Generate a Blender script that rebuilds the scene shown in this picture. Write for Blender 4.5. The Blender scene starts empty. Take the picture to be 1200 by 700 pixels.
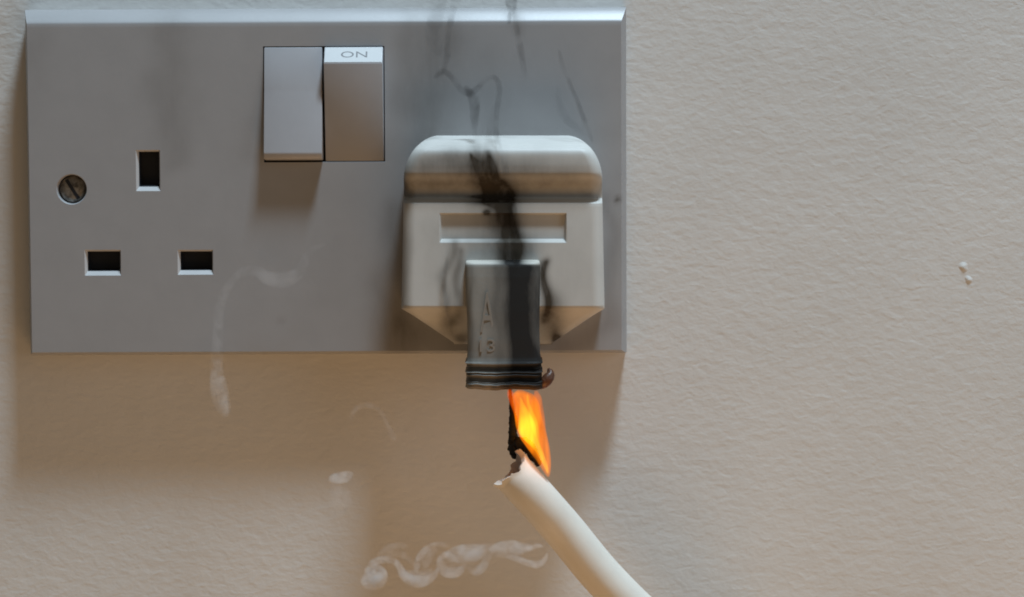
import bpy, bmesh, math, random
import numpy as np
from mathutils import Vector, Matrix

random.seed(7)
rng = np.random.default_rng(7)
S = bpy.context.scene
MM = 0.001

# ------------------------------------------------------------------ camera
CAM_D, TILT, ROLL = 0.60, math.radians(3.6), math.radians(0.25)
PX_PER_MM = 4.79                       # of the photograph, on the front of the socket plate
TARGET = Vector((0, -0.009, 0))
camd = bpy.data.cameras.new('camera')
cam = bpy.data.objects.new('camera', camd)
S.collection.objects.link(cam)
S.camera = cam
cpos = TARGET + Vector((0, -CAM_D * math.cos(TILT), CAM_D * math.sin(TILT)))
fwd = (TARGET - cpos).normalized()
r0 = fwd.cross(Vector((0, 0, 1))).normalized()
u0 = r0.cross(fwd).normalized()
RIGHT = r0 * math.cos(ROLL) - u0 * math.sin(ROLL)
UP = u0 * math.cos(ROLL) + r0 * math.sin(ROLL)
m = Matrix.Identity(4)
for i in range(3):
    m[i][0], m[i][1], m[i][2], m[i][3] = RIGHT[i], UP[i], -fwd[i], cpos[i]
cam.matrix_world = m
camd.sensor_width = 36.0
VIEW_W = 1200 / PX_PER_MM * MM
camd.lens = 36.0 * CAM_D / VIEW_W
camd.clip_start, camd.clip_end = 0.01, 50
camd.dof.use_dof = True
camd.dof.focus_distance = CAM_D - 0.012
camd.dof.aperture_fstop = 14.0

# ------------------------------------------------------------------ light
W = bpy.data.worlds.new('World')
S.world = W
W.use_nodes = True
W.node_tree.nodes['Background'].inputs[0].default_value = (1.0, 0.84, 0.65, 1)
W.node_tree.nodes['Background'].inputs[1].default_value = 0.09


def area(name, loc, aim, sx, sy, power, col):
    l = bpy.data.lights.new(name, 'AREA')
    l.shape, l.size, l.size_y, l.energy, l.color = 'RECTANGLE', sx, sy, power, col
    o = bpy.data.objects.new(name, l)
    S.collection.objects.link(o)
    o.location = loc
    o.rotation_euler = (Vector(aim) - Vector(loc)).to_track_quat('-Z', 'Y').to_euler()
    return o


area('key_lamp', (0.235, -0.345, 1.44), (0, -0.01, 0), 0.26, 0.16, 24.0, (0.79, 0.985, 1.14))
area('warm_bounce', (0.06, -0.31, -0.46), (0, 0, -0.03), 0.45, 0.4, 1.16, (1.0, 0.57, 0.25))
area('side_fill', (0.75, -0.42, 0.15), (0.05, 0, 0), 0.35, 0.5, 0.95, (0.92, 0.99, 1.06))  # added soft fill from the right, makes the wall fall off leftwards

S.view_settings.view_transform = 'Standard'
S.view_settings.look = 'None'
S.view_settings.exposure = 0
S.view_settings.gamma = 1
S.view_settings.use_curve_mapping = False
S.render.engine = 'CYCLES'
S.cycles.filter_width = 1.8
S.cycles.transparent_max_bounces = 64
S.cycles.volume_bounces = 1
S.cycles.volume_step_rate = .4
S.cycles.use_denoising = True


# ------------------------------------------------------------------ helpers
def at(px, py, depth):
    """photograph pixel -> (x, z) in mm on the plane `depth` mm in front of the wall"""
    d = fwd + RIGHT * ((px - 600) * VIEW_W / 1200 / CAM_D) + UP * ((350 - py) * VIEW_W / 1200 / CAM_D)
    t = (-depth * MM - cpos.y) / d.y
    p = cpos + d * t
    return p.x / MM, p.z / MM


def pix(x, z, depth):
    """(x, z) mm -> photograph pixel"""
    v = Vector((x * MM, -depth * MM, z * MM)) - cpos
    k = CAM_D / v.dot(fwd) / VIEW_W * 1200
    return 600 + v.dot(RIGHT) * k, 350 - v.dot(UP) * k


ROOT = {}


def thing(name, label, cat, loc=(0, 0, 0), group=None):
    o = bpy.data.objects.new(name, None)
    o.empty_display_size = 0.01
    S.collection.objects.link(o)
    o.location = Vector((loc[0], -loc[1], loc[2])) * MM
    o['label'], o['category'] = label, cat
    if group:
        o['group'] = group
    ROOT[o.name] = o.location.copy()
    return o


def obj(name, verts, faces, mat, parent=None, angle=35, attrs=None, origin=None):
    """verts are (x, depth, z) in mm"""
    base = ROOT[parent.name].copy() if parent else Vector((0, 0, 0))
    if origin is not None and parent is None:
        base = Vector((origin[0], -origin[1], origin[2])) * MM
    me = bpy.data.meshes.new(name)
    v = np.asarray(verts, dtype=float).reshape(-1, 3)
    w = np.stack([v[:, 0], -v[:, 1], v[:, 2]], 1) * MM - np.array(base)
    me.from_pydata(w.tolist(), [], faces)
    if attrs:
        for k, a in attrs.items():
            at_ = me.attributes.new(k, 'FLOAT', 'POINT')
            at_.data.foreach_set('value', np.asarray(a, dtype=np.float32))
    bm = bmesh.new()
    bm.from_mesh(me)
    bmesh.ops.recalc_face_normals(bm, faces=bm.faces)
    bm.to_mesh(me)
    bm.free()
    me.polygons.foreach_set('use_smooth', [True] * len(me.polygons))
    me.set_sharp_from_angle(angle=math.radians(angle))
    me.materials.append(mat)
    o = bpy.data.objects.new(name, me)
    S.collection.objects.link(o)
    if parent:
        o.parent = parent
        if parent.type == 'MESH':
            pass
        ROOT[o.name] = base
    else:
        o.location = base
        ROOT[o.name] = base
    return o


def smooth(a, b, x):
    t = np.clip((x - a) / (b - a + 1e-9), 0, 1)
    return t * t * (3 - 2 * t)


def poly_dist(P, pts):
    """distance of points P (n,2) to a polyline with per-vertex widths; returns d/width minimum"""
    best = np.full(len(P), 1e9)
    for (x0, y0, w0), (x1, y1, w1) in zip(pts[:-1], pts[1:]):
        a, b = np.array((x0, y0)), np.array((x1, y1))
        ab = b - a
        t = np.clip(((P - a) @ ab) / (ab @ ab), 0, 1)
        d = np.linalg.norm(P - (a + t[:, None] * ab), axis=1) / (w0 + (w1 - w0) * t)
        best = np.minimum(best, d)
    return best


def streak(P, pts, amount, soft=1.0):
    return amount * np.exp(-(poly_dist(P, pts) ** 2) / soft)


def blob(P, cx, cy, rx, ry, amount):
    return amount * np.exp(-(((P[:, 0] - cx) / rx) ** 2 + ((P[:, 1] - cy) / ry) ** 2))


def wob(P, amp, scale, seed):
    """cheap smooth wobble so that stains get uneven edges"""
    r = np.random.default_rng(seed)
    out = np.zeros((len(P), 2))
    for k in range(7):
        f = r.normal(0, 1 / scale, 2)
        for c in (0, 1):
            out[:, c] += np.sin(P @ f + r.uniform(0, 6.28)) * amp / 2.2
    return P + out


def catmull(pts, n):
    P = np.asarray(pts, float)
    P = np.vstack([2 * P[0] - P[1], P, 2 * P[-1] - P[-2]])
    out = []
    for i in range(1, len(P) - 2):
        for k in range(n):
            t = k / n
            a, b, c, d = P[i - 1], P[i], P[i + 1], P[i + 2]
            out.append(.5 * (2 * b + (c - a) * t + (2 * a - 5 * b + 4 * c - d) * t * t + (3 * b - a - 3 * c + d) * t ** 3))
    out.append(P[-2])
    return np.array(out)


# ------------------------------------------------------------------ materials
def mat(name):
    m_ = bpy.data.materials.new(name)
    m_.use_nodes = True
    nt = m_.node_tree
    return m_, nt, nt.nodes, nt.links, nt.nodes['Principled BSDF']


def noise(N, L, scale, detail=3, rough=.5, stretch=(1, 1, 1), dist=0):
    tc = N.new('ShaderNodeTexCoord')
    mp = N.new('ShaderNodeMapping')
    mp.inputs['Scale'].default_value = stretch
    L.new(tc.outputs['Object'], mp.inputs['Vector'])
    n = N.new('ShaderNodeTexNoise')
    n.inputs['Scale'].default_value = scale
    n.inputs['Detail'].default_value = detail
    n.inputs['Roughness'].default_value = rough
    n.inputs['Distortion'].default_value = dist
    L.new(mp.outputs[0], n.inputs['Vector'])
    return n


def ramp(N, L, src, stops):
    r = N.new('ShaderNodeValToRGB')
    while len(r.color_ramp.elements) < len(stops):
        r.color_ramp.elements.new(.5)
    for e, (p, c) in zip(r.color_ramp.elements, stops):
        e.position = p
        e.color = (*c, 1) if len(c) == 3 else c
    L.new(src, r.inputs[0])
    return r


def math_node(N, L, op, a, b, clamp=False):
    n = N.new('ShaderNodeMath')
    n.operation = op
    n.use_clamp = clamp
    for i, v in enumerate((a, b)):
        if isinstance(v, (int, float)):
            n.inputs[i].default_value = v
        else:
            L.new(v, n.inputs[i])
    return n.outputs[0]


def plastic(name, col, rough=.4, soot=(.02, .017, .013), has_soot=False, bump=.03, bscale=900, bite=1.1, spec=.35):
    m_, nt, N, L, B = mat(name)
    n = noise(N, L, 130, 4, .6)
    c0 = tuple(x * .975 for x in col)
    c1 = tuple(min(1, x * 1.02) for x in col)
    r = ramp(N, L, n.outputs['Fac'], [(.35, c0), (.65, c1)])
    out = r.outputs[0]
    if has_soot:
        a = N.new('ShaderNodeAttribute')
        a.attribute_name = 'soot'
        g = noise(N, L, 300, 5, .6, (1, 1, .3), .15)
        f = math_node(N, L, 'MULTIPLY_ADD', g.outputs['Fac'], bite)
        f.node.inputs[2].default_value = 1 - bite / 2
        # soot bites in unevenly: strong where dense, patchy where thin
        f2 = math_node(N, L, 'MULTIPLY', a.outputs['Fac'], f, True)
        mx = N.new('ShaderNodeMix')
        mx.data_type = 'RGBA'
        L.new(f2, mx.inputs['Factor'])
        L.new(out, mx.inputs['A'])
        mx.inputs['B'].default_value = (*soot, 1)
        out = mx.outputs['Result']
        rr = math_node(N, L, 'MULTIPLY_ADD', f2, .3)
        rr.node.inputs[2].default_value = rough
        L.new(rr, B.inputs['Roughness'])
    else:
        B.inputs['Roughness'].default_value = rough
    L.new(out, B.inputs['Base Color'])
    B.inputs['Specular IOR Level'].default_value = spec
    if bump:
        n2 = noise(N, L, bscale, 3, .6)
        bp = N.new('ShaderNodeBump')
        bp.inputs['Strength'].default_value = 1
        bp.inputs['Distance'].default_value = bump * MM
        L.new(n2.outputs['Fac'], bp.inputs['Height'])
        L.new(bp.outputs[0], B.inputs['Normal'])
    return m_


def wall_material():
    m_, nt, N, L, B = mat('painted_wall')
    n = noise(N, L, 14, 5, .6)
    r = ramp(N, L, n.outputs['Fac'], [(.3, (.64, .645, .63)), (.7, (.71, .715, .70))])
    L.new(r.outputs[0], B.inputs['Base Color'])
    B.inputs['Roughness'].default_value = .6
    B.inputs['Specular IOR Level'].default_value = .25
    a = noise(N, L, 480, 2.5, .55, (.62, 1, 1), .3)
    b = noise(N, L, 1000, 1, .5, (.75, 1, 1))
    c = noise(N, L, 90, 2, .5)
    s1 = math_node(N, L, 'MULTIPLY_ADD', b.outputs['Fac'], .25)
    L.new(a.outputs['Fac'], s1.node.inputs[2])
    s2 = math_node(N, L, 'MULTIPLY_ADD', c.outputs['Fac'], .9)
    L.new(s1, s2.node.inputs[2])
    bp = N.new('ShaderNodeBump')
    bp.inputs['Strength'].default_value = 1
    bp.inputs['Distance'].default_value = .16 * MM
    L.new(s2, bp.inputs['Height'])
    L.new(bp.outputs[0], B.inputs['Normal'])
    return m_


def volume(name, kind, col, dens, noise_scale=None, stretch=(1, 1, 1), lo=.35, hi=.65, soak=0):
    m_ = bpy.data.materials.new(name)
    m_.use_nodes = True
    nt = m_.node_tree
    N, L = nt.nodes, nt.links
    N.remove(N['Principled BSDF'])
    v = N.new({'scatter': 'ShaderNodeVolumeScatter', 'absorb': 'ShaderNodeVolumeAbsorption', 'emit': 'ShaderNodeEmission'}[kind])
    v.inputs['Color'].default_value = (*col, 1)
    key = 'Strength' if kind == 'emit' else 'Density'
    v.inputs[key].default_value = dens
    if noise_scale and kind != 'emit':
        n = noise(N, L, noise_scale, 3, .6, stretch, .8)
        r = ramp(N, L, n.outputs['Fac'], [(lo, (.12, .12, .12)), (hi, (1, 1, 1))])
        L.new(math_node(N, L, 'MULTIPLY', r.outputs[0], dens), v.inputs[key])
    elif noise_scale:
        n = noise(N, L, noise_scale, 3, .55, stretch, .5)
        r = ramp(N, L, n.outputs['Fac'], [(lo, (0, 0, 0)), (hi, (1, 1, 1))])
        L.new(math_node(N, L, 'MULTIPLY', r.outputs[0], dens), v.inputs[key])
    sh = v.outputs[0]
    if soak:                            # a sooty flame is partly opaque
        ab = N.new('ShaderNodeVolumeAbsorption')
        ab.inputs['Color'].default_value = (0, 0, 0, 1)
        ab.inputs['Density'].default_value = soak
        ad = N.new('ShaderNodeAddShader')
        L.new(sh, ad.inputs[0])
        L.new(ab.outputs[0], ad.inputs[1])
        sh = ad.outputs[0]
    L.new(sh, N['Material Output'].inputs['Volume'])
    return m_


M_WALL = wall_material()
M_PLATE = plastic('grey_socket_plastic', (.335, .34, .35), .40, has_soot=True, soot=(.06, .05, .035), bump=.012, spec=.8)
M_ROCK = plastic('switch_plastic', (.40, .41, .435), .34, bump=.008)
M_BAND = plastic('white_switch_band', (.56, .58, .59), .4, bump=.006)
M_PRINT = plastic('grey_print', (.20, .205, .215), .5, bump=0)
M_DARK = plastic('charcoal_plastic', (.014, .016, .021), .5, bump=.01)
M_GAP = plastic('shadow_gap_plastic', (.12, .12, .125), .6, bump=0)
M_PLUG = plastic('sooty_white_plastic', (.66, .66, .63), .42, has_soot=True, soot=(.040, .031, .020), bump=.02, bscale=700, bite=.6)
M_GRIP = plastic('charred_plastic', (.62, .60, .54), .42, has_soot=True, soot=(.008, .0075, .007), bump=.05, bscale=420, bite=.28)
M_SHEATH = plastic('white_cable_plastic', (.74, .71, .64), .45, has_soot=True, soot=(.24, .13, .08), bump=.05, bscale=300)
M_INNER = plastic('scorched_brown_lining', (.52, .33, .26), .7, bump=.15, bscale=500)
M_CHAR = plastic('black_char', (.012, .011, .011), .75, bump=.3, bscale=600)
M_MELT = plastic('melted_brown_plastic', (.085, .035, .018), .4, bump=.1)


def metal():
    m_, nt, N, L, B = mat('tarnished_screw_metal')
    n = noise(N, L, 700, 4, .6)
    r = ramp(N, L, n.outputs['Fac'], [(.35, (.10, .095, .085)), (.65, (.42, .40, .36))])
    L.new(r.outputs[0], B.inputs['Base Color'])
    B.inputs['Metallic'].default_value = .7
    B.inputs['Roughness'].default_value = .5
    return m_


M_METAL = metal()

# ------------------------------------------------------------------ wall
n_ = 24
gx = np.linspace(-900, 900, n_)
gz = np.linspace(-700, 700, n_)
vs = [(x, 0, z) for z in gz for x in gx]
fs = [(j * n_ + i, j * n_ + i + 1, (j + 1) * n_ + i + 1, (j + 1) * n_ + i) for j in range(n_ - 1) for i in range(n_ - 1)]
wall = obj('wall', vs, fs, M_WALL)
wall['kind'] = 'structure'


def lump(px, py, rx, rz, h):
    cx, cz = at(px, py, 0)
    V, F = [], []
    A, R = 16, 6
    for j in range(R + 1):
        t = j / R
        for i in range(A):
            a = 2 * math.pi * i / A
            k = 1 + .18 * math.sin(2 * a + px) + .1 * math.sin(3 * a + py)
            V.append((cx + rx * t * k * math.cos(a), h * (math.cos(t * math.pi) + 1) / 2 - .05, cz + rz * t * k * math.sin(a)))
    for j in range(R):
        for i in range(A):
            F.append((j * A + i, j * A + (i + 1) % A, (j + 1) * A + (i + 1) % A, (j + 1) * A + i))
    return obj('paint_lump', V, F, M_WALL, wall)


for a in ((1129, 313, 1.8, 1.5, .38), (1135, 328, 1.5, 1.3, .34)):
    lump(*a)

# ------------------------------------------------------------------ socket plate
FR = 9.0                                # front of the plate, mm off the wall
xl = at(34.5, 220, 4)[0]
xr = at(734, 220, 5)[0]
zt = at(380, 10, 6)[1]
zb = at(380, 414.5, 4)[1]
ML, MR, MT, MB_ = 1.0, 1.4, 3.7, 1.0    # widths of the sloped rims
socket = thing('double_socket', 'grey plastic double wall socket with two rocker switches and a plug in its right outlet', 'wall socket', ((xl + xr) / 2, 0, (zt + zb) / 2))


def rect(px0, py0, px1, py1, depth=FR):
    x0, z1 = at(px0, py0, depth)
    x1, z0 = at(px1, py1, depth)
    return [x0, z0, x1, z1]


HOLES = [rect(159, 176, 188, 224), rect(99, 293, 142, 323), rect(208, 293, 250, 322)]
SW = rect(308, 54.5, 451.5, 190)
scx, scz = at(84, 222, FR)
SCR = [scx - 5, scz - 5, scx + 5, scz + 5]
openings = HOLES + [SW, SCR]


def breaks(lo, hi, cuts, step):
    b = sorted({round(v, 5) for v in [lo, hi] + cuts})
    out = [b[0]]
    for p, q in zip(b[:-1], b[1:]):
        k = max(1, math.ceil((q - p) / step))
        out += [p + (q - p) * (i + 1) / k for i in range(k)]
    return out


X0, X1, Z0, Z1 = xl + ML, xr - MR, zb + MB_, zt - MT
xs = breaks(X0, X1, [v for h in openings for v in (h[0], h[2])], 1.1)
zs = breaks(Z0, Z1, [v for h in openings for v in (h[1], h[3])], 1.1)
V, F = [], []
nx, nz = len(xs), len(zs)
for z in zs:
    for x in xs:
        V.append((x, FR, z))
for j in range(nz - 1):
    for i in range(nx - 1):
        mx_, mz_ = (xs[i] + xs[i + 1]) / 2, (zs[j] + zs[j + 1]) / 2
        if any(h[0] < mx_ < h[2] and h[1] < mz_ < h[3] for h in openings):
            continue
        F.append((j * nx + i, j * nx + i + 1, (j + 1) * nx + i + 1, (j + 1) * nx + i))
# rim loops
per = [(i, 0) for i in range(nx)] + [(nx - 1, j) for j in range(1, nz)] + [(i, nz - 1) for i in range(nx - 2, -1, -1)] + [(0, j) for j in range(nz - 2, 0, -1)]
prev = [j * nx + i for i, j in per]
for t, d in ((.06, 8.94), (.14, 8.78), (.3, 8.33), (.5, 7.75), (.7, 7.1), (.85, 6.5), (.95, 5.9), (1, 5.2), (1, 0)):
    cur = []
    for i, j in per:
        x, z = xs[i], zs[j]
        x += -ML * t if i == 0 else (MR * t if i == nx - 1 else 0)
        z += -MB_ * t if j == 0 else (MT * t if j == nz - 1 else 0)
        cur.append(len(V))
        V.append((x, d, z))
    for k in range(len(per)):
        k2 = (k + 1) % len(per)
        F.append((prev[k], prev[k2], cur[k2], cur[k]))
    prev = cur
# square -> round for the screw cup
ix = [i for i, x in enumerate(xs) if SCR[0] - 1e-4 <= x <= SCR[2] + 1e-4]
jz = [j for j, z in enumerate(zs) if SCR[1] - 1e-4 <= z <= SCR[3] + 1e-4]
loop = [(i, jz[0]) for i in ix] + [(ix[-1], j) for j in jz[1:]] + [(i, jz[-1]) for i in ix[-2::-1]] + [(ix[0], j) for j in jz[-2:0:-1]]
prev = [j * nx + i for i, j in loop]
angs = [math.atan2(zs[j] - scz, xs[i] - scx) for i, j in loop]
for rr, d in ((3.75, FR), (3.5, FR - .45), (3.45, FR - 3.6)):
    cur = []
    for a in angs:
        cur.append(len(V))
        V.append((scx + rr * math.cos(a), d, scz + rr * math.sin(a)))
    for k in range(len(loop)):
        k2 = (k + 1) % len(loop)
        F.append((prev[k], prev[k2], cur[k2], cur[k]))
    prev = cur
P = np.array([pix(v[0], v[2], FR) for v in V])
Pw = wob(P, 5, 30, 3)
soot = (streak(Pw, [(205, 20, 22), (200, 110, 30), (196, 190, 16)], .22)
        + streak(Pw, [(520, 8, 26), (512, 90, 34), (505, 170, 24)], .34)
        + streak(Pw, [(478, 20, 12), (474, 120, 16)], .16)
        + streak(Pw, [(575, 60, 20), (580, 165, 26)], .10)
        + blob(Pw, 590, 160, 110, 16, .22)
        + streak(Pw, [(464, 250, 14), (455, 340, 20), (470, 400, 22)], .36)  # the plug's soft shadow painted beside it, mixed with soot
        + streak(Pw, [(470, 375, 30), (545, 412, 20)], .30)  # painted plug shadow and soot carried on round its lower left corner
        + streak(Pw, [(716, 240, 9), (716, 380, 14), (660, 410, 14)], .28)
        + blob(P, 724, 234, 4, 4, .9) + blob(P, 330, 375, 5, 3, .25)
        + blob(Pw, 40, 60, 20, 50, .12) + streak(Pw, [(600, 4, 12), (606, 30, 6)], .35))
plate = obj('face_plate', V, F, M_PLATE, socket, 24, {'soot': np.clip(soot, 0, 1)})


def box_loops(loops, cap=True):
    """list of (x0, z0, x1, z1, depth) loops bridged in order"""
    V, F = [], []
    for x0, z0, x1, z1, d in loops:
        V += [(x0, d, z0), (x1, d, z0), (x1, d, z1), (x0, d, z1)]
    for k in range(len(loops) - 1):
        for i in range(4):
            F.append((4 * k + i, 4 * k + (i + 1) % 4, 4 * k + 4 + (i + 1) % 4, 4 * k + 4 + i))
    if cap:
        b = 4 * (len(loops) - 1)
        F.append((b, b + 1, b + 2, b + 3))
    return V, F


names = ['earth', 'live', 'neutral']
for h in HOLES:
    x0, z0, x1, z1 = h
    i0, j0, i1, j1 = x0 + .6, z0 + 1.05, x1 - .3, z1 - .4
    V, F = box_loops([(x0, z0, x1, z1, FR), (i0, j0, i1, j1, FR - .75), (i0 + .02, j0 + .02, i1 - .02, j1 - .02, FR - 3.2)], cap=False)
    ph = obj('pin_hole', V, F, plastic('hole_rim_plastic', (.50, .51, .52), .4, bump=.006) if h is HOLES[0] else bpy.data.materials['hole_rim_plastic'], socket, 20)
    V, F = box_loops([(i0 + .03, j0 + .03, i1 - .03, j1 - .03, FR - .95), (i0 + .1, j0 + .1, i1 - .1, j1 - .1, FR - 1.0),
                      (i0 + .35, j0 + .5, i1 - .3, j1 - .3, FR - 3.0)])
    obj('shutter', V, F, M_DARK, ph, 20)

# switch well + rockers
x0, z0, x1, z1 = SW
V, F = box_loops([(x0, z0, x1, z1, FR), (x0 + .12, z0 + .12, x1 - .12, z1 - .12, FR - .15), (x0 + .14, z0 + .14, x1 - .14, z1 - .14, FR - 4)])
well = obj('switch_well', V, F, M_GAP, socket, 20)


def prism(name, xa, xb, prof, mat_, parent, bev=.28):
    bm = bmesh.new()
    n = len(prof)
    va = [bm.verts.new((xa, d, z)) for d, z in prof]
    vb = [bm.verts.new((xb, d, z)) for d, z in prof]
    for i in range(n):
        bm.faces.new((va[i], va[(i + 1) % n], vb[(i + 1) % n], vb[i]))
    bm.faces.new(va)
    bm.faces.new(vb[::-1])
    bmesh.ops.recalc_face_normals(bm, faces=bm.faces)
    bmesh.ops.bevel(bm, geom=bm.edges[:], offset=bev, segments=2, profile=.5, affect='EDGES')
    bm.verts.index_update()
    V = [tuple(v.co) for v in bm.verts]
    F = [tuple(v.index for v in f.verts) for f in bm.faces]
    bm.free()
    return obj(name, V, F, mat_, parent, 35)


gapx = (at(379.5, 120, FR)[0])
zT, zB = z1 - .25, z0 + .25
H = zT - zB
# off rocker: bottom stands proud
off = prism('rocker_switch', x0 + .28, gapx - .28,
            [(6, zT), (FR + .15, zT), (FR + 1.38, zT - H * .38), (FR + 3.9, zB + 2.0), (FR + 3.5, zB + .6), (6.0, zB)], M_ROCK, socket)
off['label'] = 'rocker switch tilted to off, its lower edge standing proud'
# on rocker: top stands proud and shows the white band
zBand = at(400, 74, FR + 3.6)[1]
on = prism('rocker_switch', gapx + .28, x1 - .28,
           [(6, zT), (FR + .5, zT), (FR + 3.7, zBand), (FR - .1, zB), (6.0, zB)], M_ROCK, socket)
on['label'] = 'rocker switch tilted to on, with a white band along its top'
a0, a1 = Vector((FR + .5, zT, 0)), Vector((FR + 3.7, zBand, 0))
dv = (a1 - a0).normalized()
nv = Vector((-dv.y, dv.x, 0)) if -dv.y > 0 else Vector((dv.y, -dv.x, 0))
p0 = a0 + dv * .25
p1 = a1 - dv * .22
bx0, bx1 = gapx + .5, x1 - .62
prf = []
V = []
for bx in (bx0, bx1):
    for p in (p0 - nv * .3, p0 + nv * .06, p1 + nv * .06, p1 - nv * .3):
        V.append((bx, p.x, p.y))
F = [(0, 1, 5, 4), (1, 2, 6, 5), (2, 3, 7, 6), (0, 3, 2, 1), (4, 5, 6, 7), (0, 4, 7, 3)]
band = obj('on_band', V, F, M_BAND, on, 20)


def text_mesh(s, wid, hgt, thick=0):
    cu = bpy.data.curves.new('lettering', 'FONT')
    cu.body = s
    cu.align_x, cu.align_y = 'CENTER', 'CENTER'
    cu.extrude = thick
    cu.resolution_u = 4
    tmp = bpy.data.objects.new('lettering', cu)
    S.collection.objects.link(tmp)
    dg = bpy.context.evaluated_depsgraph_get()
    me = bpy.data.meshes.new_from_object(tmp.evaluated_get(dg))
    bpy.data.objects.remove(tmp)
    bpy.data.curves.remove(cu)
    co = np.array([v.co[:] for v in me.vertices])
    fa = [tuple(p.vertices) for p in me.polygons]
    bpy.data.meshes.remove(me)
    mn, mxx = co.min(0), co.max(0)
    co[:, 0] = (co[:, 0] - (mn[0] + mxx[0]) / 2) * wid / (mxx[0] - mn[0])
    co[:, 1] = (co[:, 1] - (mn[1] + mxx[1]) / 2) * hgt / (mxx[1] - mn[1])
    return co, fa


co, fa = text_mesh('ON', 6.4, 1.9)
cxx = at(415, 66, FR + 2)[0]
mid = (p0 + p1) / 2 + nv * .085 - dv * .1
V = [(cxx + c[0], mid.x - dv.x * c[1], mid.y - dv.y * c[1]) for c in co]
obj('lettering', V, fa, M_PRINT, on, 20)

# screw
V, F = [], []
A = 40
prev = None
for rr, d in ((3.3, FR - 3.0), (3.2, FR - 1.75), (2.75, FR - 1.35), (1.6, FR - 1.05), (0.001, FR - 1.0)):
    cur = []
    for i in range(A):
        a = 2 * math.pi * i / A
        cur.append(len(V))
        V.append((scx + rr * math.cos(a), d, scz + rr * math.sin(a)))
    if prev:
        for i in range(A):
            F.append((prev[i], prev[(i + 1) % A], cur[(i + 1) % A], cur[i]))
    prev = cur
screw = obj('screw', V, F, M_METAL, socket, 40)


def bar(cx, cz, ang, L_, w, d0, d1):
    c, s = math.cos(ang), math.sin(ang)
    V = []
    for d in (d0, d1):
        for a, b in ((-L_, -w), (L_, -w), (L_, w), (-L_, w)):
            V.append((cx + a * c - b * s, d, cz + a * s + b * c))
    return V, [(0, 1, 2, 3), (4, 5, 6, 7), (0, 1, 5, 4), (1, 2, 6, 5), (2, 3, 7, 6), (3, 0, 4, 7)]


for a, L_, w in ((math.radians(122), 2.75, .42),):
    V, F = bar(scx, scz, a, L_, w, FR - 1.6, FR - .97)
    obj('slot', V, F, M_DARK, screw, 20)

# ------------------------------------------------------------------ plug
PC = 589.5
plug = thing('burnt_plug', 'white three pin plug with soot streaks, pushed into the right outlet', 'plug', (at(PC, 300, FR)[0], FR, at(PC, 300, FR)[1]))
prof = [(159, 0), (159.4, 3), (161, 7), (164, 11), (168, 14.0), (172, 15.9), (176, 16.8), (180, 17.15), (185, 17.25), (194, 17.35), (203, 17.3), (207, 17.0), (211, 16.4),
        (216, 15.2), (222, 14.0), (228, 13.2), (232.2, 12.9), (233.2, 13.1), (237.2, 15.1), (238.6, 15.5), (242, 15.6), (300, 16.3), (358, 17.0), (361, 16.8), (364, 16.0),
        (368, 14.8), (400, 6.0), (402.5, 4.5), (403.5, 0)]
py = np.array([p[0] for p in prof])
pd = np.array([p[1] for p in prof])
ys = np.unique(np.concatenate([np.arange(159, 404, 1.5), py, np.arange(208, 244, .6), np.arange(246, 256, .5), np.arange(276, 290, .5), np.arange(159, 176, .6)]))


# round the profile off a little so that no facet shows
fy = np.arange(155, 410, .1)
fd = np.interp(fy, py, pd)
ker = np.exp(-(np.arange(-60, 61) * .1 / 1.5) ** 2 / 2)
fs_ = np.convolve(np.pad(fd, 60, mode='edge'), ker / ker.sum(), 'valid')
sel = smooth(162, 166, fy) * (1 - smooth(229, 231, fy))
fd = fd * (1 - sel) + fs_ * sel


def halfw(y):
    w = 116.5 + (y - 215) / 145 * 2.5
    if y < 213:
        t = (213 - y) / 54.2
        w = 116.5 - 43 * (1 - math.sqrt(max(0, 1 - min(1, t) ** 2.0)))
    if y > 362:
        w = 119 - (y - 362) / 41 * 61
    return w


us = np.concatenate([-1 + .1 * (1 - np.cos(np.linspace(0, math.pi / 2, 22)))[:-1], np.linspace(-.9, .9, 231), 1 - .1 * (1 - np.cos(np.linspace(math.pi / 2, 0, 22)))[1:]])
V = []
R_ = 3.0
rows = len(ys)
PP = []
for y in ys:
    d = float(np.interp(y, fy, fd))
    w = halfw(y)
    for u in us:
        pxx = PC + u * w
        x, z = at(pxx, y, FR + min(d, 14))
        e = (1 - abs(u)) * w / 5.0
        r = min(R_, d)
        dd = d
        if e < r:
            dd = d - r + math.sqrt(max(0, r * r - (r - e) ** 2))
        # shallow recess (fuse label)
        rx = min(smooth(515.5, 517.5, pxx), 1 - smooth(661.5, 663.5, pxx))
        ry = min(smooth(249.5, 251.5, y), 1 - smooth(279.5, 284.5, y))
        dd -= 1.05 * min(rx, ry)
        V.append((x, FR + dd, z))
        PP.append((pxx, y))
nu = len(us)
F = [(j * nu + i, j * nu + i + 1, (j + 1) * nu + i + 1, (j + 1) * nu + i) for j in range(rows - 1) for i in range(nu - 1)]
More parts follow.
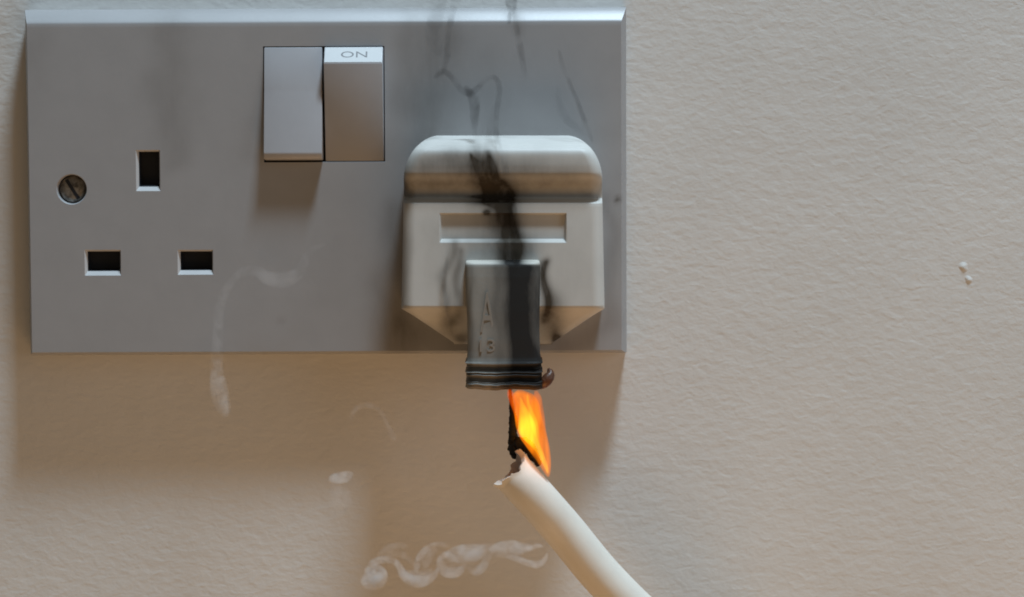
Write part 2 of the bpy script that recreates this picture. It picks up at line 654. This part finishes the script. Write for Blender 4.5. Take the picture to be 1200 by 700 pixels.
# skirts down to the plate
for side in (0, nu - 1):
    base = len(V)
    for j in range(rows):
        v = V[j * nu + side]
        V.append((v[0], FR + .02, v[2]))
        PP.append(PP[j * nu + side])
    for j in range(rows - 1):
        F.append((j * nu + side, (j + 1) * nu + side, base + j + 1, base + j))
PP = np.array(PP)
Pw = wob(PP, 3.5, 16, 11)
soot = (streak(Pw, [(573, 176, 3), (580, 205, 7), (592, 232, 9)], .34) + streak(Pw, [(556, 180, 2.5), (560, 205, 6), (575, 235, 9)], .28)
        + streak(Pw, [(588, 228, 10), (597, 262, 15), (600, 285, 18), (598, 312, 24)], .56)
        + streak(Pw, [(562, 172, 9), (568, 210, 22), (586, 245, 24), (594, 290, 26)], .30)
        + blob(Pw, 540, 204, 85, 22, .30) + blob(Pw, 545, 188, 70, 15, .36)
        + blob(Pw, 500, 216, 35, 14, .14) + blob(Pw, 640, 205, 65, 16, .30)
        + blob(Pw, 660, 190, 40, 12, .10) + blob(Pw, 500, 185, 22, 18, .12)
        + streak(Pw, [(531, 288, 6), (523, 325, 6), (522, 352, 8), (531, 388, 11)], .34)
        + streak(Pw, [(638, 310, 8), (648, 368, 13), (655, 398, 17)], .52)
        + blob(Pw, 500, 385, 22, 8, .22) + blob(Pw, 690, 380, 20, 9, .2) + blob(Pw, 519, 397, 6, 5, .9) + blob(Pw, 655, 400, 7, 5, .9) + blob(Pw, 543, 400, 12, 8, .6)
        + streak(Pw, [(538, 300, 5), (538, 380, 7)], .35) + streak(Pw, [(642, 308, 5), (642, 380, 6)], .35)
        + streak(Pw, [(472, 215, 12), (470, 300, 12), (472, 365, 10)], .30)
        + blob(Pw, 575, 270, 70, 34, .26) + blob(Pw, 530, 330, 45, 50, .14) + blob(Pw, 670, 330, 40, 50, .10)
        + blob(PP, 570, 249, 4, 3, .7) + blob(PP, 560, 231, 12, 2.2, .6) + blob(PP, 575, 237, 26, 4, .5) + .24 * smooth(206, 218, PP[:, 1]) * (1 - smooth(229, 233, PP[:, 1])) + .15 - .08 * (1 - smooth(172, 182, PP[:, 1])))  # full-width band below the head: its shade painted in along with soot
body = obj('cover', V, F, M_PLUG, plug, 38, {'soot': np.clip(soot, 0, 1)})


# charred grip
def ring_loft(rings, seg=10):
    """rings: (cx, z, half width, back depth, front depth, corner radius); rounded rectangles"""
    V, F, prev = [], [], None
    for cx, z, hw, db, df, r in rings:
        cur = []
        r = min(r, hw * .98, (df - db) * .49)
        for qx, qd, a0_ in ((hw - r, df - r, 0), (-hw + r, df - r, 90), (-hw + r, db + r, 180), (hw - r, db + r, 270)):
            for k in range(seg):
                a = math.radians(a0_ + 90 * k / (seg - 1))
                cur.append(len(V))
                V.append((cx + qx + r * math.cos(a), qd + r * math.sin(a), z))
        # points along the front so that stains have something to sit on
        if prev:
            n = len(cur)
            for i in range(n):
                F.append((prev[i], prev[(i + 1) % n], cur[(i + 1) % n], cur[i]))
        else:
            F.append(cur[:])
        prev = cur
    F.append(prev[::-1])
    return V, F


def subdiv_front(rings, nfront=36, seg=8):
    V, F, prev = [], [], None
    for cx, z, hw, db, df, r in rings:
        r = min(r, hw * .9, (df - db) * .45)
        pts = []
        for k in range(seg):
            a = math.radians(90 * k / (seg - 1))
            pts.append((hw - r + r * math.cos(a), df - r + r * math.sin(a)))
        for k in range(1, nfront):
            t = k / nfront
            pts.append(((hw - r) * (1 - 2 * t), df + .45 * math.sin(math.pi * t)))
        for k in range(seg):
            a = math.radians(90 + 90 * k / (seg - 1))
            pts.append((-hw + r + r * math.cos(a), df - r + r * math.sin(a)))
        pts += [(-hw, db), (hw, db)]
        cur = []
        for x, d in pts:
            cur.append(len(V))
            V.append((cx + x, d, z))
        n = len(cur)
        if prev:
            for i in range(n):
                F.append((prev[i], prev[(i + 1) % n], cur[(i + 1) % n], cur[i]))
        else:
            F.append(cur[:])
        prev = cur
    F.append(prev[::-1])
    return V, F


gy = [(304.6, 42.5, 25.2), (305.2, 43.5, 26.2), (306.5, 44, 27.2), (308, 44.3, 28.0), (310, 44.5, 28.4), (313, 44.5, 28.6), (325, 44.5, 28.9), (345, 44, 29.2), (365, 43.4, 29.5),
      (385, 43, 29.7), (400, 43, 29.9), (412, 43.3, 30.0), (420, 44, 30.1), (424, 44.6, 30.3), (427, 45.2, 30.6), (429, 44.7, 30.3), (430.5, 44.1, 29.8), (433, 44.0, 29.7), (434.5, 44.4, 30.0), (437, 45.2, 30.7), (440, 45.4, 30.7),
      (442, 44.8, 30.3), (443.5, 44.2, 29.8), (446, 44.2, 29.8), (447.5, 45.0, 30.3), (450, 45.8, 30.8), (453, 45.8, 30.7), (455, 45.4, 30.2), (456.5, 44.2, 29.0)]
yy = np.array([g[0] for g in gy])
rings, gp = [], []
fine = np.unique(np.concatenate([yy, np.arange(306, 456, 2.5)]))
for y in fine:
    hw = float(np.interp(y, yy, [g[1] for g in gy]))
    df = float(np.interp(y, yy, [g[2] for g in gy]))
    cxp = 589 + (y - 305) * .012
    cx, z = at(cxp, y, df)
    if y > 425:                         # charred, slightly melted lower rim
        hw += .9 * math.sin(y * 1.7) + .5 * math.sin(y * .61)
        df += .2 * math.sin(y * 2.3 + 1)
    rings.append((cx, z, hw / 5.03, 18 if y < 395 else 15.5, df, 2.0))
V, F = subdiv_front(rings)
for k_, v_ in enumerate(V):              # heat has left the lower rim wavy
    yk = pix(v_[0], v_[2], v_[1])[1]
    q = float(smooth(420, 456, yk))
    V[k_] = (v_[0], v_[1] + q * .06 * math.sin(v_[0] * 2.3 + yk * .3), v_[2] + q * (.16 * math.sin(v_[0] * .62 + 1.2) + .06 * math.sin(v_[0] * 2.1)))
P = np.array([pix(v[0], v[2], v[1]) for v in V])
Pw = wob(P, 2.2, 14, 5)
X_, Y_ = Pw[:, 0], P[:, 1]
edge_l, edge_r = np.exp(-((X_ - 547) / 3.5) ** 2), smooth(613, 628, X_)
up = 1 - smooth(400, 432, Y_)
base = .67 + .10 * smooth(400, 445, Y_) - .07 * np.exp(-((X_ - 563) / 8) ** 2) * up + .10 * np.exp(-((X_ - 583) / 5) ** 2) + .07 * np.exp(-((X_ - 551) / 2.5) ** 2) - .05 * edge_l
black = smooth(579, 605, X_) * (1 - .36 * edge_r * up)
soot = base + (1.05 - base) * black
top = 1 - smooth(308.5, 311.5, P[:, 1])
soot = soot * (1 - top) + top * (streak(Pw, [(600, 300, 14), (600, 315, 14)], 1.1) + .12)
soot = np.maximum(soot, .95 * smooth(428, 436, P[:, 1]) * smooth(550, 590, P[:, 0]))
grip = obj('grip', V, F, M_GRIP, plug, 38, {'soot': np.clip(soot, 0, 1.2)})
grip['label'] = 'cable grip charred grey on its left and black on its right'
# worn raised marks on the grip
for s, cx_, cy_, w_, h_ in (('A', 571, 366, 3.4, 9.5), ('13', 571, 405, 3.6, 3.0)):
    co, fa = text_mesh(s, w_, h_, .12)
    co[:, 2] *= .14 / max(1e-6, co[:, 2].max())
    bx, bz = at(cx_, cy_, 30)
    df = float(np.interp(cy_, yy, [g[2] for g in gy]))
    V = [(bx + c[0], df + .35 + c[2] - c[1] * .012, bz + c[1]) for c in co]
    obj('raised_mark', V, fa, plastic('worn_grip_plastic', (.24, .225, .20), .45, bump=.05) if s == 'A' else bpy.data.materials['worn_grip_plastic'], grip, 30)


def tube(pts, rad, seg=14, jag=0, seed=1, squash=1.0, caps=True):
    """pts (n,3) x, depth, z in mm; rad (n)"""
    r = np.random.default_rng(seed)
    P = np.asarray(pts, float)
    T = np.gradient(P, axis=0)
    T /= np.linalg.norm(T, axis=1)[:, None]
    ref = np.array((0, 1.0, 0))
    V, F = [], []
    for k, (p, t, q) in enumerate(zip(P, T, rad)):
        n = np.cross(t, ref)
        n /= np.linalg.norm(n) + 1e-9
        b = np.cross(t, n)
        for i in range(seg):
            a = 2 * math.pi * i / seg
            j = 1 + jag * r.normal()
            V.append(tuple(p + q * j * (n * math.cos(a) + b * squash * math.sin(a))))
    m_ = len(P)
    for k in range(m_ - 1):
        for i in range(seg):
            F.append((k * seg + i, k * seg + (i + 1) % seg, (k + 1) * seg + (i + 1) % seg, (k + 1) * seg + i))
    if caps:
        F.append(tuple(range(seg))[::-1])
        F.append(tuple((m_ - 1) * seg + i for i in range(seg)))
    return V, F


def path(pts, n=8):
    """pts (px, py, depth, radius mm) -> centre points in mm and radii"""
    Q = np.array([(*at(p[0], p[1], p[2]), p[2], p[3]) for p in pts])
    C = catmull(np.stack([Q[:, 0], Q[:, 2], Q[:, 1], Q[:, 3]], 1), n)
    return C[:, :3], np.maximum(C[:, 3], .02)


# melted drip at the lower right of the grip
c, r = path([(632, 452, 27, 1.0), (637, 449, 27.5, 1.3), (642, 444, 27.5, 1.35), (645, 438, 27, 1.0), (643, 432, 26.5, .35)])
V, F = tube(c, r, 14, .03)
obj('melted_drip', V, F, M_MELT, plug, 60)

# ------------------------------------------------------------------ cable
cab = thing('burnt_cable', 'thick white cable with a torn open burnt end under the flame', 'cable', (*[at(597, 552, 29)[0], 29], at(597, 552, 29)[1]))
axis = [(598, 551, 29.2, 5.05), (616, 571, 29.6, 5.0), (637, 594, 28.8, 4.95), (664, 625, 27, 4.95), (699, 668, 25.5, 4.95), (733, 704, 24.5, 4.95), (772, 742, 23.5, 4.95), (822, 800, 21, 4.95), (850, 880, 16, 4.95), (860, 980, 9, 4.95)]
C, Rr = path(axis, 12)
T = np.gradient(C, axis=0)
T /= np.linalg.norm(T, axis=1)[:, None]
seg = 56
V, F = [], []
so = []


def frame(t):
    n = np.cross(t, (0, 1.0, 0))
    n /= np.linalg.norm(n)
    if n[2] < 0:
        n = -n
    b = np.cross(t, n)
    if b[1] < 0:
        b = -b
    return n, b        # n: up/right across the cable, b: towards the viewer


def rim(a):
    """how far the torn rim is set back along the axis (mm) at angle a (0 = upper edge, 90 = towards viewer)"""
    v = math.degrees(a) % 360
    ctrl = [(0, -1.5), (18, -.3), (45, 1.0), (80, 1.25), (115, .8), (150, .3), (180, .2), (215, .8), (250, .3), (290, -.6), (325, -1.5), (345, -2.2), (360, -1.5)]
    return float(np.interp(v, [c_[0] for c_ in ctrl], [c_[1] for c_ in ctrl])) + .26 * math.sin(6 * a + .5) + .22 * math.sin(11 * a + 1) + .14 * math.sin(23 * a)


nC = len(C)
layers = []
for lay in (0, 1):                      # outer, inner skin
    for k in range(nC if lay == 0 else 14):
        n, b = frame(T[k])
        for i in range(seg):
            a = 2 * math.pi * i / seg
            fade = max(0, 1 - k / 9)
            rr = Rr[k] * (1 + .02 * math.sin(3 * a + k * .2) * fade)
            if lay == 0:
                rr *= 1 + .07 * max(0, 1 - k / 3) * (1 if math.cos(a) < -.2 else .4)
            else:
                rr -= 1.15
            p = C[k] + rr * (n * math.cos(a) + b * math.sin(a)) + T[k] * rim(a) * fade
            V.append(tuple(p))
            d_end = k + rim(a) * .3
            so.append(.2 * math.exp(-max(0, d_end) / .9) * (.5 + .5 * math.sin(3 * a + .4)) if lay == 0 else .55)
off_in = nC * seg
for k in range(nC - 1):
    for i in range(seg):
        F.append((k * seg + i, k * seg + (i + 1) % seg, (k + 1) * seg + (i + 1) % seg, (k + 1) * seg + i))
for i in range(seg):                    # lip
    F.append((i, (i + 1) % seg, off_in + (i + 1) % seg, off_in + i))
F.append(tuple((nC - 1) * seg + i for i in range(seg)))
for k in range(13):
    for i in range(seg):
        F.append((off_in + k * seg + i, off_in + k * seg + (i + 1) % seg, off_in + (k + 1) * seg + (i + 1) % seg, off_in + (k + 1) * seg + i))
obj('sheath', V, F, M_SHEATH, cab, 45, {'soot': np.array(so)})
n, b = frame(T[6])
V, F = tube([C[k] + T[k] * 1.2 for k in range(2, 13)], [3.2] * 11, 20, .05, 4)
obj('insulation', V, F, M_INNER, cab, 50)
# burnt conductors: one thin strand up to the grip, one thick clot over the end
c, r = path([(606, 536, 24.5, 1.3), (603, 526, 24.8, 1.5), (602, 517, 25, 1.35), (601, 507, 25.5, 1.0), (602, 496, 26, 1.1), (600.5, 484, 26, .8), (599.5, 474, 26, .55), (598, 462, 26, .4), (598, 452, 25, .35)], 9)
V, F = tube(c, r, 12, .10, 5)
obj('conductor', V, F, M_CHAR, cab, 60)
c, r = path([(600, 530, 25, 1.0), (607, 522, 26, 1.7), (615, 521, 27, 1.6), (621, 526, 27.5, 1.5), (626, 535, 27.5, 1.2), (632, 545, 27, .7)], 8)
V, F = tube(c, r, 12, .12, 6)
obj('conductor', V, F, M_CHAR, cab, 60)

# ------------------------------------------------------------------ flame
flame = thing('flame', 'small orange flame with a yellow core rising from the cable end to the plug', 'flame', (at(640, 556, 30)[0], 30, at(640, 556, 30)[1]))


def flame_body(rows_, name, mat_):
    """rows: (y, left px, right px, depth) -> closed tongue with an elliptical section"""
    Q = catmull(rows_, 6)
    V, F, prev = [], [], None
    seg_ = 18
    for y, xa, xb, d in Q:
        cx, z = at((xa + xb) / 2, y, d)
        hw = max(.05, (xb - xa) / 2 / 5.05)
        cur = []
        for i in range(seg_):
            a = 2 * math.pi * i / seg_
            cur.append(len(V))
            V.append((cx + hw * math.cos(a), d + max(.05, hw * .75) * math.sin(a), z))
        if prev:
            for i in range(seg_):
                F.append((prev[i], prev[(i + 1) % seg_], cur[(i + 1) % seg_], cur[i]))
        else:
            F.append(tuple(cur))
        prev = cur
    F.append(tuple(prev[::-1]))
    return obj(name, V, F, mat_, flame, 80)


outer = [(457, 606, 612, 27), (463, 600, 626, 27), (472, 600, 632, 28), (485, 602, 635, 29), (500, 604, 639, 30), (512, 608, 642, 30.5), (525, 617, 644.5, 31), (540, 628, 646, 31), (552, 636, 645.5, 31), (559, 641, 644, 31)]
left_tip = [(456, 595, 599, 27), (462, 594, 603, 27), (470, 596, 607, 27.5), (480, 600, 611, 28), (492, 604, 613, 28.5), (502, 608, 612, 29)]
right_tip = [(458, 626, 630, 28), (466, 624, 635, 28.5), (478, 622, 637, 29), (492, 624, 639, 29.5), (505, 630, 640, 30), (514, 636, 641, 30)]
slim = [(462, 617, 618.5, 28), (472, 617, 621, 28.5), (482, 619, 625, 29.3), (494, 621, 630, 30), (506, 624, 632, 30.4), (516, 628, 633, 30.6), (524, 631, 634, 30.8)]
core = [(466, 609, 611, 28), (474, 609, 615, 28), (484, 608, 621, 29), (495, 607, 627, 30), (506, 607, 629, 30.5), (516, 614, 631, 31), (528, 626, 636, 31.2), (541, 634, 641, 31.2), (549, 638, 642.5, 31.2), (555, 641, 643, 31.1)]
FIRE = volume('orange_fire', 'emit', (1, .22, .004), 640, 330, (1.5, 1.5, .28), .22, .60, 330)
flame_body(outer, 'flame_tongue', FIRE)
flame_body(left_tip, 'flame_tongue', volume('red_fire', 'emit', (1, .11, .004), 640, 330, (1.5, 1.5, .28), .15, .5, 380))
flame_body(right_tip, 'flame_tongue', volume('deep_orange_fire', 'emit', (1, .19, .004), 560, 330, (1.5, 1.5, .28), .2, .6, 300))
YELLOW = volume('yellow_fire', 'emit', (1, .68, .02), 700, 330, (1.4, 1.4, .3), .2, .6)
flame_body(core, 'flame_core', YELLOW)
flame_body(slim, 'flame_core', YELLOW)

glow = bpy.data.lights.new('flame_light', 'POINT')
glow.energy, glow.color, glow.shadow_soft_size = 0.0022, (1, .36, .07), .004
go = bpy.data.objects.new('flame_light', glow)
S.collection.objects.link(go)
gx_, gz_ = at(622, 500, 34)
go.location = (gx_ * MM, -.0355, gz_ * MM)

# ------------------------------------------------------------------ smoke
DARK = [volume('dark_smoke_thin', 'absorb', (.13, .12, .11), 420, 240), volume('dark_smoke_dense', 'absorb', (.05, .045, .04), 520)]
PALE = [volume('pale_smoke_thin', 'scatter', (.95, .95, .95), 170, 260), volume('pale_smoke', 'scatter', (.96, .95, .94), 520, 330), volume('pale_smoke_dense', 'scatter', (.97, .96, .95), 420, 330)]


def wisp(pts, mat_, parent, squash=.6, name='wisp', seed=1):
    c, r = path(pts, 7)
    r = np.array(r)
    r[0] = r[-1] = .04
    V, F = tube(c, r, 14, .0, seed, squash)
    return obj(name, V, F, mat_, parent, 80)


dk = thing('dark_smoke', 'thin dark smoke wisps rising from the plug over the grey socket', 'smoke', (at(580, 170, 22)[0], 22, at(580, 170, 22)[1]))
D0, D1 = DARK
wisp([(582, 172, 27, .5), (581, 150, 24, .7), (583, 125, 23, .75), (585, 105, 22, .8), (581, 92, 22, .7), (570, 92, 22, .7), (562, 101, 22, .8), (552, 109, 22, 1.0), (541, 106, 22, .9), (530, 92, 22, .7), (520, 84, 22, .9), (508, 92, 22, .5)], D0, dk)
wisp([(556, 160, 24, .6), (556, 140, 23, 1.1), (556, 120, 22, 1.4), (550, 108, 22, 1.0), (544, 100, 22, .4)], D0, dk)
wisp([(518, 88, 22, .5), (524, 66, 21, .9), (525, 45, 21, .8), (529, 20, 20, .9), (533, 2, 20, 1.0), (536, -25, 20, 1.0)], D0, dk)
wisp([(617, 95, 20, .4), (613, 75, 20, .8), (609, 52, 20, .9), (605, 30, 20, .7), (603, 8, 20, .6), (604, -20, 20, .6)], D0, dk)
wisp([(596, 30, 20, .3), (597, 22, 20, .6), (597, 14, 20, .4)], D1, dk)
wisp([(601, 20, 20, .3), (599, 2, 20, 1.6), (600, -30, 20, 2.0)], D0, dk)
wisp([(695, 168, 22, .4), (688, 150, 22, .7), (678, 122, 21, .6), (668, 98, 21, .6), (659, 76, 20, .6), (655, 58, 20, .4)], D0, dk)
wisp([(690, 160, 22, .4), (664, 140, 22, 1.2), (655, 120, 21, .9), (654, 100, 21, .4)], volume('dark_smoke_faint', 'absorb', (.12, .11, .10), 110, 240), dk)
FAINT = bpy.data.materials['dark_smoke_faint']
wisp([(601, 312, 31, .7), (603, 290, 28, 2.4), (601, 266, 28, 2.6), (595, 243, 28, 2.2), (586, 222, 28, 1.9), (577, 200, 28, 1.7), (573, 178, 27, 1.4), (575, 150, 25, 1.2), (580, 120, 24, .6)], FAINT, dk)
wisp([(606, 310, 29, .6), (606, 285, 28, 1.3), (601, 255, 28, 1.2), (598, 225, 28, 1.0), (592, 195, 28, .8), (586, 172, 27, .5), (583, 150, 25, .3)], D0, dk)
wisp([(590, 300, 29, .6), (584, 275, 28, 1.5), (572, 250, 28, 1.7), (562, 225, 28, 1.6), (558, 200, 28, 1.4), (559, 175, 27, 1.1), (556, 150, 25, .5)], FAINT, dk)
wisp([(527, 290, 27, .4), (522, 315, 27, .6), (521, 345, 27, .6), (527, 375, 26, .6), (530, 395, 24, .4)], D0, dk)
wisp([(531, 70, 21, .4), (515, 60, 21, 1.6), (508, 40, 21, 2.2), (512, 15, 20, 2.0), (520, -20, 20, 1.6)], DARK[0] if False else bpy.data.materials['dark_smoke_faint'], dk)

p0s, p1s, p2s = PALE
cu = thing('smoke_wisp', 'curling pale smoke wisp with a rounded left end, low in front of the brown shadow', 'smoke', (at(438, 676, 28)[0], 28, at(438, 676, 28)[1]))
# left curl: a round head, an arch behind it and a hanging lobe
wisp([(428, 672, 30, .5), (429, 680, 30, 1.5), (435, 684, 30, 1.7), (443, 682, 30, 1.7), (448, 675, 30, 1.5), (446, 668, 30, 1.0), (440, 665, 30, .9), (433, 668, 30, 1.2), (431, 675, 30, 1.0)], p1s, cu, .8)
wisp([(431, 674, 30.3, .8), (437, 676, 30.5, 1.9), (443, 675, 30.5, 1.6), (446, 672, 30, .6)], p1s, cu, .8)
wisp([(432, 668, 30, .5), (436, 661, 30, .9), (444, 657, 30, 1.0), (454, 656, 30, .9), (463, 659, 30, .8), (469, 666, 30, .9), (473, 674, 30, 1.2), (481, 680, 30, 1.4), (491, 682, 30, 1.5), (501, 680, 30, 1.2), (509, 674, 30, .8), (514, 665, 30, .4)], p1s, cu, .8)
wisp([(476, 668, 30, .4), (481, 673, 30, 1.2), (490, 676, 30, 1.6), (500, 673, 30, 1.2), (507, 667, 30, .5)], p0s, cu, .7)
wisp([(440, 655, 30, .4), (452, 645, 30, 1.0), (464, 640, 30, .9), (478, 640, 30, .5)], p0s, cu, .6)
wisp([(446, 657, 30, .4), (458, 650, 30, .8), (470, 650, 30, .9), (480, 656, 30, .7), (486, 664, 30, .4)], p0s, cu, .6)
wisp([(487, 672, 30, .4), (489, 662, 30, .9), (493, 652, 30, 1.0), (499, 644, 30, .8), (508, 639, 30, .7), (518, 638, 30, .6), (526, 641, 30, .3)], p1s, cu, .6)
wisp([(497, 668, 30, .4), (500, 657, 30, 1.3), (505, 648, 30, 1.2), (513, 643, 30, .5)], p0s, cu, .6)
# right curl: a rolled lobe with a ragged lower edge
wisp([(528, 646, 29, .4), (521, 651, 29, .9), (517, 659, 29, 1.2), (520, 668, 29, 1.4), (528, 671, 29, 1.5), (537, 670, 29, 1.2), (543, 665, 29, .7), (545, 660, 29, .3)], p1s, cu, .8)
wisp([(524, 660, 29, .6), (530, 652, 29, 1.8), (542, 649, 29, 2.3), (555, 648, 29, 2.3), (566, 645, 29, 1.6), (575, 640, 29, .9), (580, 637, 29, .3)], p1s, cu, .5)
wisp([(526, 664, 29, .5), (536, 660, 29, 1.5), (548, 659, 29, 1.6), (557, 659, 29, .8)], p0s, cu, .6)
wisp([(548, 664, 29, .3), (553, 669, 29, .9), (560, 669, 29, 1.2), (567, 663, 29, 1.1), (571, 655, 29, .9), (577, 648, 29, .6), (586, 645, 29, .3)], p1s, cu, .8)
wisp([(572, 645, 31, .5), (584, 643, 33, 1.5), (598, 641, 34.5, 1.7), (612, 642, 36, 1.3), (624, 641, 37, .7)], p1s, cu, .5)
wisp([(578, 651, 32, .3), (594, 652, 34, .6), (608, 656, 36, .8), (622, 661, 37, .9), (632, 661, 37.5, .9), (639, 655, 38, .6), (641, 647, 38, .2)], p1s, cu, .8)
wisp([(592, 654, 34, .3), (604, 650, 35, .6), (618, 644, 36, .7), (630, 640, 37, .6), (638, 641, 37.5, .2)], p1s, cu, .8)

dr = thing('smoke_wisp', 'faint pale smoke trail hanging down the left of the plate, ending in a drip', 'smoke', (at(262, 486, 16)[0], 16, at(262, 486, 16)[1]))
wisp([(383, 285, 14, .4), (362, 296, 14, .9), (352, 318, 14, 1.4), (334, 328, 14, 2.0), (314, 326, 14, 1.8), (302, 318, 14, 1.4), (288, 318, 14, 1.3), (276, 325, 14, 1.0), (264, 342, 14, 1.2), (257, 365, 14, 1.3), (255, 400, 15, 1.4), (254, 430, 15, 1.7), (256, 450, 16, 2.0)], volume('pale_smoke_faint', 'scatter', (.95, .95, .95), 95, 260), dr, .5)
wisp([(255, 422, 15, .6), (254, 437, 16, 1.6), (256, 452, 16, 2.2), (259, 468, 16, 2.2), (263, 480, 16, 1.8), (266, 489, 16, .8)], p0s, dr, .5)
wisp([(258, 446, 16.5, .4), (259, 460, 17, 1.1), (262, 474, 17, 1.3), (265, 487, 17, .6)], p0s, dr, .7)

pf = thing('smoke_puff', 'tiny pale puff of smoke in front of the brown shadow below the switches', 'smoke', (at(400, 560, 24)[0], 24, at(400, 560, 24)[1]))
wisp([(385, 563, 24, .5), (392, 561, 24, 1.3), (401, 560, 24, 1.5), (409, 557, 24, 1.2), (414, 555, 24, .4)], p2s, pf, .8)
wisp([(390, 568, 24, .6), (398, 582, 24, 3.0), (402, 598, 24, 2.0)], bpy.data.materials['pale_smoke_faint'], pf, .5)

rg = thing('smoke_ring', 'faint curved thread of pale smoke left of the charred grip', 'smoke', (at(430, 480, 22)[0], 22, at(430, 480, 22)[1]))
wisp([(411, 493, 22, .4), (415, 482, 22, .6), (424, 476, 22, .7), (436, 476, 22, .8), (446, 483, 22, .6), (453, 496, 22, .5), (461, 512, 22, .8), (465, 516, 22, .4)], bpy.data.materials['pale_smoke_faint'], rg, .9)
